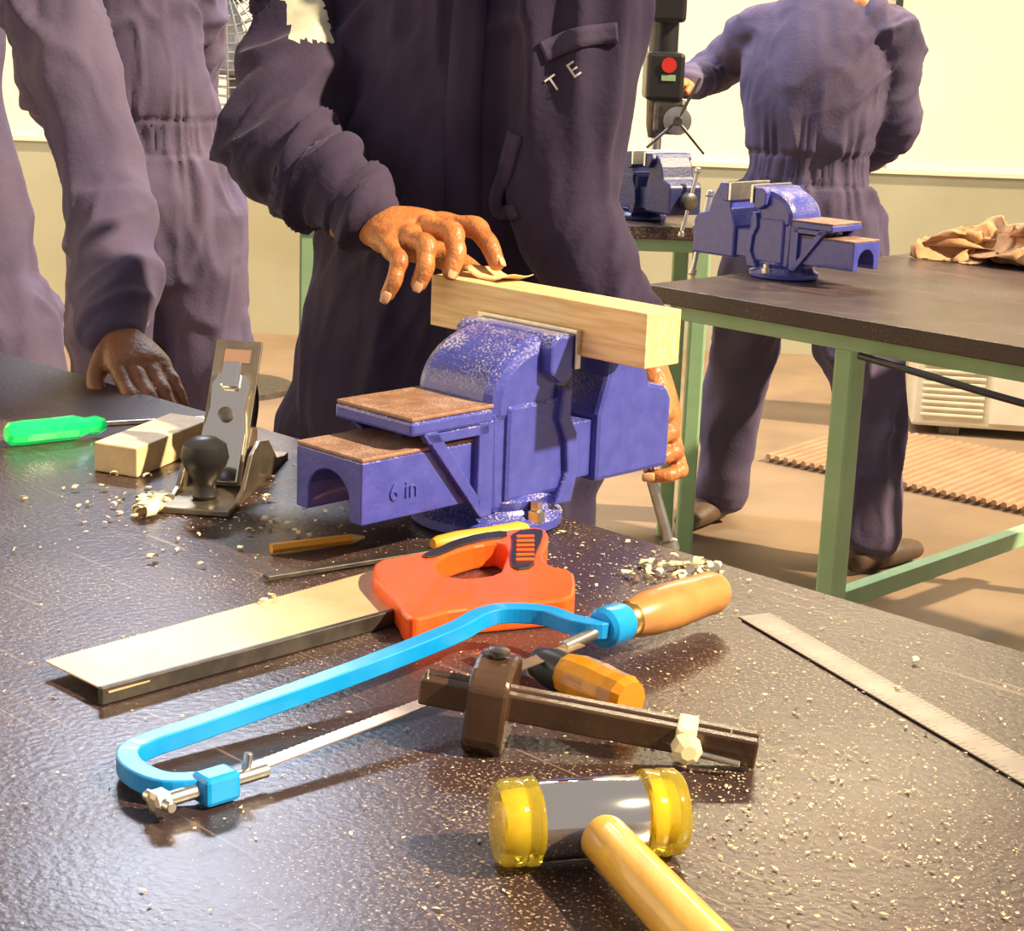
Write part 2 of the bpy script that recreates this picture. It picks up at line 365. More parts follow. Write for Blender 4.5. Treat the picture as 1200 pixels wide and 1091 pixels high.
def bench(name,M,x0,x1,y0,y1,H=.9,th=.03,legs=(),inset=.05,lowrails=True):
    e=empty(name,M)
    box('top',x0,x1,y0,y1,H-th,H,TOP,e,.002)
    s=.02; z1=H-th
    xa,xb,ya,yb=x0+inset,x1-inset,y0+inset,y1-inset
    for i,(x,y) in enumerate(legs or ((xa,ya),(xb,ya),(xa,yb),(xb,yb))):
        box('leg_%d'%(i+1),x-s,x+s,y-s,y+s,0,z1,GRN,e,.006)
    for i,y in enumerate((ya,yb)): box('apron_x_%d'%i,xa,xb,y-.012,y+.012,z1-.03,z1,GRN,e,.002)
    for i,x in enumerate((xa,xb)): box('apron_y_%d'%i,x-.012,x+.012,ya,yb,z1-.03,z1,GRN,e,.002)
    if lowrails:
        for i,x in enumerate((xa,xb)): box('stretcher_%d'%i,x-.017,x+.017,ya,yb,.17,.21,GRN,e,.002)
    return e
bench('workbench',benchM(V((.042,1.624,0))),-1.25,1.15,-.98,0,inset=.12)
B2=benchM(V((.226,3.176,0)))
b2=bench('workbench',B2,0,1.5,0,1.7,inset=.045,legs=((.40,.06),(1.45,.06),(.06,1.6),(1.45,1.6)))
bench('workbench',Matrix(),-.52,.45,4.12,4.72,inset=.03,lowrails=False)
cv=bpy.data.curves.new('power_cable','CURVE'); cv.dimensions='3D'; cv.bevel_depth=.006; sp=cv.splines.new('NURBS')
pts=[(.45,.01,.84),(.6,-.02,.835),(.75,-.025,.82),(.95,-.02,.81),(1.2,-.02,.82),(1.45,0,.84)]
sp.points.add(len(pts)-1)
for i,p in enumerate(pts): sp.points[i].co=(*p,1)
sp.use_endpoint_u=True
co=bpy.data.objects.new('power_cable',cv); COL.objects.link(co); cv.materials.append(BLACK); co.parent=b2

# ------------------------------------------------------------ vise
def vise(name,M,body,brown,bar=True,bardir=((.0,0,0),(0,0,0))):
    e=empty(name,M)
    lathe('base_flange',[(.066,0),(.070,.003),(.070,.011),(.060,.015),(.056,.022),(.058,.030),(.052,.034)],body,e,48)
    for k,(x,y) in enumerate(((0,.062),(0,-.062))):
        lathe('clamp_bolt_%d'%(k+1),[(.009,.012),(.009,.022),(.006,.023),(.006,.03)],STEEL,e,6,Matrix.Translation((x,y,0)),False)
    prism('column',[(-.045,.02),(.045,.02),(.052,.06),(.055,.12),(-.05,.12),(-.048,.06)],-.048,.048,body,e,bw=.008)
    w=.043; arch=[(.027*math.cos(t),.052+.024*math.sin(t)) for t in np.linspace(0,math.pi,12)]
    prof=[(-w,.036),(-w,.090),(w,.090),(w,.036),(.027,.036)]+arch+[(-.027,.036)]
    prism('slide_channel',prof,-.190,.11,body,e,'x',.0015)
    prism('slide_top',[(-w,.0901),(w,.0901),(w,.0935),(-w,.0935)],-.190,-.03,brown,e,'x',.001)
    lathe('screw',[(.012,0),(.012,.36)],DSTEEL,e,20,Matrix.Translation((-.15,0,.058))@Matrix.Rotation(math.pi/2,4,'Y'))
    prism('anvil_body',[(-.142,.106),(-.045,.106),(-.045,.119),(-.142,.119)],-.050,.050,body,e,bw=.003)
    prism('anvil_plate',[(-.141,.1191),(-.044,.1191),(-.044,.1225),(-.141,.1225)],-.049,.049,brown,e,bw=.001)
    for k,y in enumerate((-.050,.042)):
        prism('rib_diag_%d'%(k+1),[(-.128,.108),(-.112,.108),(-.058,.038),(-.058,.022)],y,y+.008,body,e,bw=.001)
        prism('rib_vert_%d'%(k+1),[(-.062,.108),(-.044,.108),(-.044,.022),(-.058,.022),(-.062,.040)],y,y+.008,body,e,bw=.001)
        prism('rib_top_%d'%(k+1),[(-.128,.106),(-.05,.106),(-.05,.097),(-.121,.097)],y,y+.008,body,e,bw=.001)
    prism('rib_web',[(-.125,.106),(-.045,.106),(-.045,.04)],-.004,.004,body,e,bw=.001)
    dome=[(-.048,.10),(-.048,.124)]+[(.030-.078*math.cos(t),.122+.055*math.sin(t)) for t in np.linspace(.15,math.pi/2,14)]+[(.042,.177),(.042,.10)]
    prism('fixed_jaw_dome',dome,-.050,.050,body,e,bw=.012)
    prism('fixed_jaw_head',[(.012,.145),(.012,.170),(.020,.178),(.042,.178),(.042,.138),(.028,.134)],-.062,.062,body,e,bw=.003)
    prism('body_flange',[(.030,.02),(.052,.02),(.060,.05),(.056,.085),(.044,.105),(.048,.128),(.036,.128),(.032,.10),(.042,.08),(.045,.05)],-.058,.058,body,e,bw=.002)
    prism('body_front',[(-.03,.03),(.058,.03),(.055,.12),(-.03,.12)],-.052,.052,body,e,bw=.005)
    box('jaw_plate_1',.0425,.0495,-.064,.064,.146,.182,STEEL,e,.001)
    box('jaw_plate_2',.0975,.1045,-.064,.064,.146,.182,STEEL,e,.001)
    prism('moving_jaw',[(.105,.180),(.125,.180),(.142,.170),(.156,.148),(.165,.118),(.190,.112),(.200,.10),(.200,.030),(.092,.030),(.092,.095),(.104,.13)],-.050,.050,body,e,bw=.005)
    prism('moving_jaw_head',[(.105,.180),(.128,.180),(.134,.166),(.118,.143),(.105,.143)],-.062,.062,body,e,bw=.003)
    lathe('screw_head',[(.020,0),(.022,.004),(.022,.026),(.016,.030)],DSTEEL,e,28,Matrix.Translation((.200,0,.066))@Matrix.Rotation(math.pi/2,4,'Y'))
    if bar:
        p,q=V(bardir[0]),V(bardir[1]); rod('handle_bar',p,q,.0055,STEEL,e)
        for k,t in enumerate((p,q)): 
            lathe('bar_knob_%d'%(k+1),[(.005,-.008),(.009,-.005),(.009,.005),(.005,.008)],STEEL,e,20,along(t,q-p))
    c=bpy.data.curves.new('cast_letters','FONT'); c.body='6 in'; c.size=.022; c.extrude=.0008; c.materials.append(body)
    t=bpy.data.objects.new('cast_letters',c); COL.objects.link(t); t.parent=e; t.matrix_local=Matrix.Translation((-.160,-.0435,.053))@Matrix.Rotation(math.pi/2,4,'X')
    return e
def VM(c,ax,s=1):
    ax=V(ax).normalized(); y=V((-ax.y,ax.x,0)); return Matrix.Translation(c)@Matrix((ax,y,V((0,0,1)))).transposed().to_4x4()@Matrix.Scale(s,4)
vc=V((-.022,1.597,.9001)); MV=VM(vc,A); MI=MV.inverted()
vise('bench_vise',MV,BLUE,VBROWN,True,(MI@V((.098,1.7500,1.035)),MI@V((.163,1.742,.838))))
vise('bench_vise',VM((.495,3.345,.9001),-U,.93),BLUE,VBROWN,True,((.218,-.02,.145),(.218,.02,-.015)))
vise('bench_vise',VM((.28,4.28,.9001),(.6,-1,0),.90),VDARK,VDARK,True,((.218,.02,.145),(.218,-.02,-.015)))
tc_=MV@V((.0735,0,0)); 
e=prism('timber_bar',[(-.136,.1575),(.138,.1575),(.138,.2065),(-.136,.2065)],-.0235,.0235,WOODL,None,'y',.001)
e.matrix_world=Matrix.Translation((tc_.x,tc_.y,.9))@Matrix((U,A,V((0,0,1)))).transposed().to_4x4()

# ------------------------------------------------------------ tools
def polyobj(name,pts,z0,z1,m,parent=None,bw=.001,hole=None): return prism(name,pts,z0,z1,m,parent,'z',bw,hole=hole)
def sc(pts,k): return [(p[0]*k,p[1]*k)+tuple(p[2:]) for p in pts]
# hand saw
e=empty('hand_saw')
far0=V((-.315,1.160));far1=V((-.103,1.400));pts=[]
n=110; dd=(far1-far0).normalized(); nn=V((-dd.y,dd.x))
for i in range(n+1):
    p=far0.lerp(far1,i/n)
    pts.append((p.x,p.y)); 
    if i<n: q=far0.lerp(far1,(i+.5)/n)+nn*.0022; pts.append((q.x,q.y))
pts+=[(-.070,1.310),(-.260,1.108)]
polyobj('blade',pts,.9085,.9097,BLADE,e,0)
sp0=V((-.264,1.105));sp1=V((-.072,1.300)); d=(sp1-sp0).normalized(); w=V((-d.y,d.x))*.005
polyobj('spine',[tuple(sp0),tuple(sp1),tuple(sp1+w),tuple(sp0+w)],.9005,.913,DSTEEL,e,.001)
out=[(-.112,1.447),(-.092,1.462),(-.068,1.481),(-.048,1.515),(-.026,1.540),(.004,1.560),(.032,1.570),(.036,1.535),(.028,1.478),(.036,1.449),(.055,1.441),(.056,1.400),(.053,1.365),(.028,1.355),(.004,1.345),(-.041,1.327),(-.058,1.310),(-.072,1.298),(-.080,1.312),(-.084,1.335),(-.101,1.379),(-.112,1.410)]
hol=[(-.062,1.441),(-.057,1.465),(-.044,1.486),(-.026,1.507),(-.006,1.516),(.000,1.490),(-.003,1.455),(-.007,1.421),(-.034,1.405),(-.054,1.411)]
K=.956
def smoothloop(p,it=1):
    for _ in range(it):
        q=[]
        for i in range(len(p)):
            a=p[i];b=p[(i+1)%len(p)]; q+=[(a[0]*.75+b[0]*.25,a[1]*.75+b[1]*.25),(a[0]*.25+b[0]*.75,a[1]*.25+b[1]*.75)]
        p=q
    return p
polyobj('grip',smoothloop(sc(out,K)),.9005,.922,ORANGE,e,.004,hole=smoothloop(sc(hol,K)))
polyobj('grip_rubber',smoothloop(sc([(.002,1.545),(.030,1.560),(.030,1.530),(.023,1.478),(.022,1.44),(.004,1.43),(.002,1.47),(.004,1.51)],K)),.9215,.9242,BLACK,e,.001)
polyobj('grip_rubber_top',smoothloop(sc([(-.062,1.485),(-.048,1.512),(-.026,1.536),(-.002,1.549),(-.002,1.528),(-.02,1.518),(-.042,1.496),(-.055,1.472),(-.068,1.455),(-.075,1.462)],K)),.9215,.924,BLACK,e,.001)
for i in range(6):
    y=(1.455+i*.014)*K; rod('grip_stripe_%d'%(i+1),(.006,y,.9245),(.021,y+.003,.9245),.0016,ORANGE,e,n=8)
# hacksaw (leans over the saw grip)
e=empty('hacksaw')
def flatbar(name,path,w,h,m,parent,sub=6):
    pts=[V(p) for p in cat(path,sub)]; vs=[];fs=[]
    for i,p in enumerate(pts):
        t=(pts[min(i+1,len(pts)-1)]-pts[max(i-1,0)]).normalized(); s=V((-t.y,t.x,0)).normalized()
        for a,b in ((-1,-1),(1,-1),(1,1),(-1,1)): vs.append(p+s*a*w/2+V((0,0,1))*b*h/2)
    n=len(pts)
    for i in range(n-1):
        for j in range(4): fs.append((i*4+j,i*4+(j+1)%4,i*4+4+(j+1)%4,i*4+4+j))
    fs+= [(3,2,1,0),tuple(range(n*4-4,n*4))]
    me=mesh(name,vs,fs); fixn(me); o=obj(name,me,m,parent); bev(o,min(w,h)*.22,3); return o
flatbar('frame',[(.0745,1.2200,.929),(.0640,1.2130,.930),(.0480,1.2200,.930),(.0285,1.2380,.930),(.0000,1.2400,.930),(-.0190,1.2280,.929),(-.0400,1.1960,.927),(-.1070,1.1250,.920),(-.1900,1.0430,.913),(-.2140,1.0180,.912),(-.2235,1.0000,.911),(-.2150,.9780,.911),(-.1930,.9620,.911),(-.1650,.9680,.911)],.0135,.012,SKYB,e)
sx,sy=-.165,.966
box('front_block',-.012,.012,-.009,.009,-.009,.009,SKYB,e,.003).matrix_local=Matrix.Translation((sx,sy,.9105))@Matrix.Rotation(.75,4,'Z')
def rel(x,y,z): return (sx+x,sy+y,z)
rod('tension_pin',rel(-.032,-.028,.910),rel(.026,.026,.910),.0045,STEEL,e)
rod('pin_hook',rel(.014,.018,.910),rel(.016,.020,.923),.0028,STEEL,e)
lathe('wing_nut',[(.004,-.005),(.008,-.004),(.008,.004),(.004,.005)],STEEL,e,6,along(V(rel(-.028,-.025,.910)),V((.7,.7,0))),False)
rod('wing',rel(-.037,-.017,.911),rel(-.019,-.034,.911),.0035,STEEL,e)
H0=V((.0745,1.2230,.929))
bl=[V(rel(.018,.022,.912)),V((.052,1.190,.926))]; d=(bl[1]-bl[0]).normalized(); s=V((-d.y,d.x,0))*.0055
vs=[bl[0]-s,bl[1]-s]; n=120
for i in range(n+1): vs.append(bl[1].lerp(bl[0],i/n)+s*(1.0 if i%2 else 1.18))
k=len(vs); vs2=[v+V((0,0,.0009)) for v in vs]
me=mesh('blade',vs+vs2,[tuple(range(k)),tuple(range(2*k-1,k-1,-1))]+[(i,(i+1)%k,(i+1)%k+k,i+k) for i in range(k)]); fixn(me)
obj('blade',me,mat('hacksaw_blade',(.42,.30,.20),.35,.8,(.6,.42,.26),40),e)  # golden reflection on the blade is put into its metal colour
rod('rear_pin',(.040,1.182,.926),H0,.0045,STEEL,e)
hd=V((.655,.755,-.02)).normalized()
lathe('ferrule',[(.012,-.010),(.0150,-.007),(.0150,.012),(.0135,.016)],SKYB,e,28,along(H0,hd))
lathe('brass_collar',[(.0125,0),(.0138,.002),(.0138,.008),(.0120,.010)],mat('brass',(.7,.45,.15),.25,1),e,28,along(H0+hd*.016,hd))
lathe('handle',[(.0120,0),(.0145,.006),(.0170,.025),(.0182,.05),(.0172,.075),(.0165,.09),(.0172,.102),(.0145,.111),(.008,.115)],HWOOD,e,36,along(H0+hd*.022,hd))
# chisel
e=empty('wood_chisel')
cd=V((.121,-.139,0)).normalized(); sd=V((-cd.y,cd.x,0)); c0=V((-.018,1.226,.9055))
vs=[]
for t,w,h in ((0,.011,.0005),(.012,.011,.004),(.045,.010,.0045),(.056,.004,.005),(.070,.004,.005)):
    for a,b in ((-1,0),(1,0),(1,1),(-1,1)): vs.append(c0+cd*t+sd*a*w+V((0,0,b*h-.001)))
fs=[(3,2,1,0)]+[(i*4+j,i*4+(j+1)%4,i*4+4+(j+1)%4,i*4+4+j) for i in range(4) for j in range(4)]+[(16,17,18,19)]
me=mesh('blade',vs,fs); fixn(me); obj('blade',me,STEEL,e)
lathe('handle_dark',[(.007,0),(.011,.004),(.0140,.018),(.0145,.034)],BLACK,e,32,along(V(c0)+cd*.060+V((0,0,.0105)),cd))
lathe('handle_amber',[(.0145,0),(.0162,.01),(.0168,.03),(.0155,.045),(.016,.056),(.013,.062)],AMBER,e,12,along(V(c0)+cd*.094+V((0,0,.0115)),cd),False)
# marking gauge
e=empty('marking_gauge')
g0=V((-.052,1.078,.934)); g1=V((.160,1.046,.912)); gd=(g1-g0).normalized(); gs=V((-gd.y,gd.x,0)).normalized(); gu=gd.cross(gs)
MG=Matrix.Translation(g0)@Matrix((gd,gs,gu)).transposed().to_4x4(); e.matrix_world=MG
L=(g1-g0).length
box('beam_near',0,L,-.0105,-.002,-.009,.009,ROSE,e,.0015); box('beam_far',0,L,.002,.0105,-.009,.009,ROSE,e,.0015)
box('brass_strip',.002,L-.002,-.0015,.0015,-.007,.0075,STEEL,e,.0003)
sp=[(-.030,-.020),(-.030,.014)]+[(-.030*math.cos(t),.016+.013*math.sin(t)) for t in np.linspace(.25,math.pi-.25,9)]+[(.030,.014),(.030,-.020),(.022,-.030),(-.022,-.030)]
prism('stock',sp,.033,.059,ROSE,e,'x',.003)
for i,x in enumerate((.004,.198)): rod('scribe_pin_%d'%(i+1),(x,-.006,0),(x,-.006,.014),.0012,STEEL,e,.0004,8)
lathe('thumb_screw',[(.004,0),(.004,.002),(.007,.003),(.007,.006),(.005,.007)],DSTEEL,e,20,Matrix.Translation((.046,0,.028)))
lathe('slide_knob',[(.006,0),(.009,.002),(.010,.009),(.009,.012),(.005,.014)],CREAM,e,8,Matrix.Translation((.170,-.013,.000))@Matrix.Rotation(math.pi/2,4,'X')@Matrix.Rotation(.3,4,'Y'),False)
box('slide_collar',.164,.177,-.0145,.0125,-.011,.0105,CREAM,e,.002)
rod('slide_rod',(.174,-.016,-.003),(.206,-.018,-.004),.0022,STEEL,e)
# hammer
e=empty('plastic_face_hammer')
m0=V((-.001,.899,.9250)); m1=V((.101,.924,.9250)); md=(m1-m0).normalized(); MM=along(m0,md)
LH=(m1-m0).length
lathe('head_barrel',[(.0208,.022),(.0222,.024),(.0222,LH-.024),(.0208,LH-.022)],CHROME,e,48,MM)
for k,(a,b,c) in enumerate(((0,.022,1),(LH,LH-.022,-1))):
    lathe('face_%d'%(k+1),[(.0215,a),(.0240,a+c*.003),(.0245,a+c*.012),(.0238,a+c*.013),(.0238,a+c*.0145),(.0245,a+c*.016),(.0245,a+c*.0215),(.021,a+c*.0219)],YPLAS,e,48,MM)
    lathe('face_core_%d'%(k+1),[(.012,a+c*.005),(.012,a+c*.0218)],YCORE,e,24,MM)
hc=(m0+m1)/2; hdn=V((.37,-.929,-.012)).normalized()
lathe('handle',[(.0125,.010),(.0135,.018),(.0140,.06),(.0150,.12),(.0160,.18),(.0150,.235),(.010,.245)],HWOODY,e,36,along(hc+V((0,0,-.003)),hdn))
# ruler
e=empty('steel_ruler'); rd=V((.425,-.905)); rp=V((.905,.425)); r0=V((.182,1.337))
q=lambda a,b:(r0+rd*a+rp*b)
polyobj('blade',[tuple(q(0,0)),tuple(q(.46,0)),tuple(q(.46,.029)),tuple(q(0,.029))],.9006,.9018,mat('ruler_steel',(.26,.23,.21),.36,.5,(.33,.29,.27),40),e,.0002)
vs=[];fs=[]
for i in range(1,92):
    a=i*.005; l=.008 if i%2==0 else .005
    for b0,b1 in ((0,l),(.029-l,.029)):
        k=len(vs); vs+=[(*q(a-.0003,b0),.9019),(*q(a+.0003,b0),.9019),(*q(a+.0003,b1),.9019),(*q(a-.0003,b1),.9019)]; fs.append((k,k+1,k+2,k+3))
obj('graduations',mesh('grad',vs,fs),BLACK,e)
# pencil
e=empty('carpenter_pencil'); pd=V((.069,.041,0)).normalized(); p0=V((-.202,1.460,.9052))
lathe('body',[(.0045,0),(.0045,.075)],YPAINT,e,6,along(p0,pd),False)
lathe('tip',[(.0045,.075),(.0012,.088)],WOODB,e,6,along(p0,pd),False); lathe('lead',[(.0012,.088),(.0003,.091)],BLACK,e,6,along(p0,pd),False)
# rasp
e=empty('rasp_file'); f0=V((-.196,1.384,.9040)); fd=V((.125,.088,0)).normalized()
box('blade',0,.165,-.005,.005,-.002,.002,DSTEEL,e,.0008).matrix_local=Matrix.Translation(f0)@Matrix.Rotation(math.atan2(fd.y,fd.x),4,'Z')
lathe('handle',[(.005,.160),(.007,.165),(.0085,.185),(.008,.22),(.0088,.25),(.006,.258)],YPAINT,e,24,along(f0+V((0,0,.0055)),fd))
# hand plane
pdn=V((.10,.995,0)).normalized(); MP=Matrix.Translation((-.288,1.570,.9003))@Matrix((V((pdn.y,-pdn.x,0)),pdn,V((0,0,1)))).transposed().to_4x4()
e=empty('hand_plane',MP)
PBODY=mat('plane_casting',(.10,.075,.05),.45,.3,(.16,.12,.08),50,.2,200)
PSTEEL=mat('plane_steel',(.50,.42,.30),.3,.9,(.30,.24,.17),25,.1,80)
box('sole',-.033,.033,0,.235,0,.006,PSTEEL,e,.001)
for s in (-1,1):
    pr=[(.03,.006),(.055,.012),(.085,.038),(.115,.045),(.15,.038),(.185,.012),(.22,.006)]
    x=s*.031; prism('cheek_%d'%((s+3)//2),pr,x-.0022,x+.0022,PSTEEL,e,'x',.0005)
lathe('knob',[(.010,.006),(.013,.010),(.010,.018),(.011,.024),(.019,.036),(.0225,.046),(.020,.058),(.011,.064),(.004,.065)],BLACK,e,36,Matrix.Translation((0,.038,0)))
prism('frog',[(.085,.006),(.150,.006),(.150,.050),(.130,.055)],-.022,.022,PBODY,e,'x',.002)
FR=Matrix.Translation((0,.082,.008))@Matrix.Rotation(math.radians(-34),4,'X')
box('cutting_iron',-.023,.023,-.0015,.0015,0,.150,PSTEEL,e,.0005).matrix_local=FR
cap=[(-.021,0),(.021,0),(.021,.05),(.017,.075),(.019,.100),(.013,.112),(-.013,.112),(-.019,.100),(-.017,.075),(-.021,.05)]
prism('lever_cap',cap,-.010,-.003,CHROME,e,'y',.002).matrix_local=FR
prism('iron_label',[(-.013,.126),(.013,.126),(.013,.140),(-.013,.140)],-.0021,-.0016,mat('label_brown',(.30,.17,.12),.5),e,'y',0).matrix_local=FR
lathe('cap_screw',[(.007,0),(.007,.004),(.004,.005)],DSTEEL,e,16,FR@Matrix.Translation((0,-.010,.068))@Matrix.Rotation(math.pi/2,4,'X'))
box('cam_lever',-.009,.009,-.018,-.010,.094,.122,CHROME,e,.003).matrix_local=FR
tv=tube([(0,.170,.006),(0,.175,.03),(0,.195,.06),(0,.190,.080),(0,.178,.092)],[(.010,.016),(.011,.014),(.011,.013),(.011,.014),(.009,.012)],n=20)
obj('rear_tote',mesh('tote',*tv),BLACK,e,True)
prism('wood_block',[(-.413,1.716),(-.366,1.695),(-.318,1.838),(-.365,1.859)],.9003,.930,WOODB,None,'z',.0015)
# screwdriver
e=empty('screwdriver'); s0=V((-.524,1.800,.9135)); sd2=V((.092,.068,0)).normalized()
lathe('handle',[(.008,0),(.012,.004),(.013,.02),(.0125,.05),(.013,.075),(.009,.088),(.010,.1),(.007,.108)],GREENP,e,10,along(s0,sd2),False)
rod('shank',s0+sd2*.10,s0+sd2*.225+V((0,0,-.006)),.0032,STEEL,e)
box('tip',-.004,.004,-.001,.001,0,.012,STEEL,e,.0002).matrix_local=along(s0+sd2*.223+V((0,0,-.006)),sd2)
# sandpaper under the fingers
vs=[];fs=[]
for i in range(9):
    for j in range(7):
        a=(i/8-.5)*.055; b=(j/6-.5)*.040; z=.9+.2072+ .008*max(0,abs(i/8-.55)-.15)**1.5*4+.0015*math.sin(j)
        p=V((-.020,1.718,0))+U*a+A*b; vs.append((p.x,p.y,z))
for i in range(8):
    for j in range(6): fs.append((i*7+j,i*7+j+1,i*7+j+8,i*7+j+7))
o=obj('sandpaper',mesh('sandpaper',vs,fs),PAPER,None,True); so=o.modifiers.new('s','SOLIDIFY'); so.thickness=.0008
# ------------------------------------------------------------ sawdust, chips, shavings
vs=[];fs=[]
def inbench(x,y):
    r=V((x-.042,y-1.624,0)); return -1.2<r.dot(U)<1.1 and -.95<r.dot(A)<-.01
cl=[(.17,1.0,.08,1700),(.22,.95,.1,1000),(.05,1.1,.2,300),(-.1,1.0,.2,300),(.1,1.45,.08,900),(-.25,1.62,.08,800),(-.05,1.48,.12,300),(.3,1.2,.12,250),(-.25,1.3,.2,200),(.0,.9,.2,450)]
for cx,cy,s,nn in cl:
    for _ in range(nn):
        x=random.gauss(cx,s);y=random.gauss(cy,s*1.2)
        if not inbench(x,y): continue
        r=random.choice((.0003,.0003,.0004,.0005,.0006,.0007,.0011))*random.uniform(.7,1.2); a=random.random()*6.28; el=random.uniform(1,2.4)
        k=len(vs); z=.9005+random.random()*.0005
        for da,rr in ((0,el),(1.57,1),(3.14,el),(4.71,1)):
            vs.append((x+r*rr*math.cos(a+da),y+r*rr*math.sin(a+da),z+random.uniform(0,r)))
        fs.append((k,k+1,k+2,k+3))
obj('sawdust',mesh('sawdust',vs,fs),DUSTM)
parts=[]
def curl(x,y,r,w,turns,z0=.9008):
    a=random.random()*6.28; d=V((math.cos(a),math.sin(a),0)); s=V((-d.y,d.x,0)); vs=[];fs=[];n=12; ph=random.uniform(-1.5,0)
    c=V((x,y,z0+r*.6)); w0=w
    for i in range(n+1):
        t=ph+turns*6.28*i/n; rr=r*(1-.5*i/n); p=c+d*math.cos(t)*rr+V((0,0,1))*math.sin(t)*rr*.6+s*w*.6*i/n*random.uniform(.6,1)
        w=w0*(1-.6*abs(i/n-.4))*random.uniform(.7,1.1)
        vs+=[p-s*w/2,p+s*w/2]
    for i in range(n): fs.append((2*i,2*i+1,2*i+3,2*i+2))
    parts.append((vs,fs))
for _ in range(90): 
    x,y=random.gauss(-.285,.06),random.gauss(1.62,.08)
    if inbench(x,y) and not(-.33<x<-.245 and 1.565<y<1.85): curl(x,y,random.uniform(.002,.006),random.uniform(.003,.008),random.uniform(.3,.8))
for _ in range(24): curl(random.gauss(.135,.018),random.gauss(1.455,.02),random.uniform(.004,.009),random.uniform(.005,.012),random.uniform(.3,.8))
for _ in range(30):
    x,y=random.gauss(.08,.08),random.gauss(1.50,.04)
    if inbench(x,y) and (x>.062 or y>1.53): curl(x,y,random.uniform(.0015,.004),random.uniform(.003,.006),random.uniform(.3,.7))
for x,y in ((-.185,1.30),(-.18,1.31),(.17,1.47),(.18,1.45),(.20,1.40),(-.45,1.60),(.3,1.25),(.28,1.19),(-.20,1.55),(.22,1.44)):
    if inbench(x,y): curl(x,y,random.uniform(.003,.005),random.uniform(.004,.008),random.uniform(.3,.7),.911 if abs(y-1.305)<.02 else .9008)
for i in range(18): curl(-.336+random.random()*.014,1.575+random.uniform(-.02,.03),random.uniform(.008,.014),.014,.5)
obj('wood_shavings',mesh('wood_shavings',*merge(parts)),SHAV,None,True)
# ------------------------------------------------------------ rag on bench 2
nx,ny=90,70; gx,gy=np.meshgrid(np.linspace(-1,1,nx),np.linspace(-1,1,ny),indexing='ij')
q=np.stack([gx.ravel()*1.6,gy.ravel()*1.6,np.zeros(nx*ny)],1)
hgt=np.maximum((ridge(q*1.6+3)+.38)*.055+(ridge(q*3.5+8)+.3)*.022+(vnoise(q*1.3+2)+1)*.012,.0)
edge=np.clip(1.15-np.sqrt(gx.ravel()**2+gy.ravel()**2)**2,0,1)**.5; hgt=hgt*edge
wx=vnoise(q*1.5+21)*.10+vnoise(q*4+41)*.03; wy=vnoise(q*1.5+61)*.10+vnoise(q*4+71)*.03
vs=[];fs=[]
ca,sa=math.cos(-.5),math.sin(-.5)
for i in range(nx*ny):
    x=(gx.ravel()[i]*.17+wx[i])*1.0; y=(gy.ravel()[i]*.11+wy[i])
    vs.append((1.04+x*ca-y*sa,3.66+x*sa+y*ca,.9025+hgt[i]))
for i in range(nx-1):
    for j in range(ny-1): fs.append((i*ny+j,(i+1)*ny+j,(i+1)*ny+j+1,i*ny+j+1))
o=obj('crumpled_rag',mesh('crumpled_rag',vs,fs),RAG,None,True); so=o.modifiers.new('s','SOLIDIFY'); so.thickness=.0018
# ------------------------------------------------------------ AC outdoor unit
e=empty('air_conditioner_outdoor_unit',Matrix.Translation((1.38,6.10,0))@Matrix.Rotation(math.radians(-8),4,'Z'))
box('case',0,.85,0,.32,.03,.58,WHITEP,e,.012)
for i in range(22): box('slat_%d'%(i+1),.03,.24,-.012,0,.07+i*.022,.079+i*.022,WHITEP,e,.001)
box('front_panel',.26,.84,-.014,0,.05,.56,WHITEP,e,.006)
for i in range(2): box('foot_%d'%(i+1),.1+i*.55,.17+i*.55,.02,.3,0,.031,DSTEEL,e,.002)
lathe('valve',[(.02,0),(.02,.03)],DSTEEL,e,16,Matrix.Translation((.80,-.014,.16))@Matrix.Rotation(math.pi/2,4,'X'))
e=empty('wooden_duckboard',Matrix.Translation((.81,5.59,0))@Matrix((V((.785,-.62,0)),V((.62,.785,0)),V((0,0,1)))).transposed().to_4x4())
DK=mat('duckboard_wood',(.33,.20,.12),.6,0,(.25,.15,.085),8)
for i in range(56): 
    prism('slat_%d'%(i+1),[(i*.032,.012),(i*.032+.022,.012),(i*.032+.018,.028),(i*.032+.004,.028)],0,.66,DK,e,'y',.002)
for i,y in enumerate((.05,.3,.55)): box('batten_%d'%(i+1),0,1.78,y-.02,y+.02,0,.012,DK,e,0)
# ------------------------------------------------------------ drill press on third bench
e=empty('bench_drill_press',Matrix.Translation((.345,4.46,.9)))
box('foot_plate',-.07,.06,-.07,.10,0,.018,DSTEEL,e,.004)
lathe('column',[(.016,.018),(.016,.50)],STEEL,e,24,Matrix.Translation((-.02,.07,0)))
box('work_table',-.06,.04,-.05,.05,.10,.115,DSTEEL,e,.003); box('table_arm',-.035,-.005,.03,.07,.095,.12,DSTEEL,e,.003)
box('motor_head',-.058,.034,-.05,.11,.27,.385,BLACK,e,.010); box('belt_cover',-.055,.03,-.055,.13,.455,.53,BLACK,e,.01); rod('motor',(-.012,.07,.36),(-.012,.07,.47),.036,BLACK,e)
lathe('badge',[(.018,0),(.018,.004)],RED,e,28,Matrix.Translation((-.005,-.051,.355))@Matrix.Rotation(math.pi/2,4,'X'))
box('badge_plate',-.022,.012,-.0525,-.050,.318,.332,GRN,e,.0005)
lathe('chuck',[(.012,.18),(.018,.21),(.020,.27)],DSTEEL,e,20,Matrix.Translation((-.032,-.01,0)))
lathe('feed_wheel',[(.026,0),(.034,.002),(.034,.010),(.026,.012)],STEEL,e,28,Matrix.Translation((.022,-.055,.225))@Matrix.Rotation(math.pi/2,4,'X'))
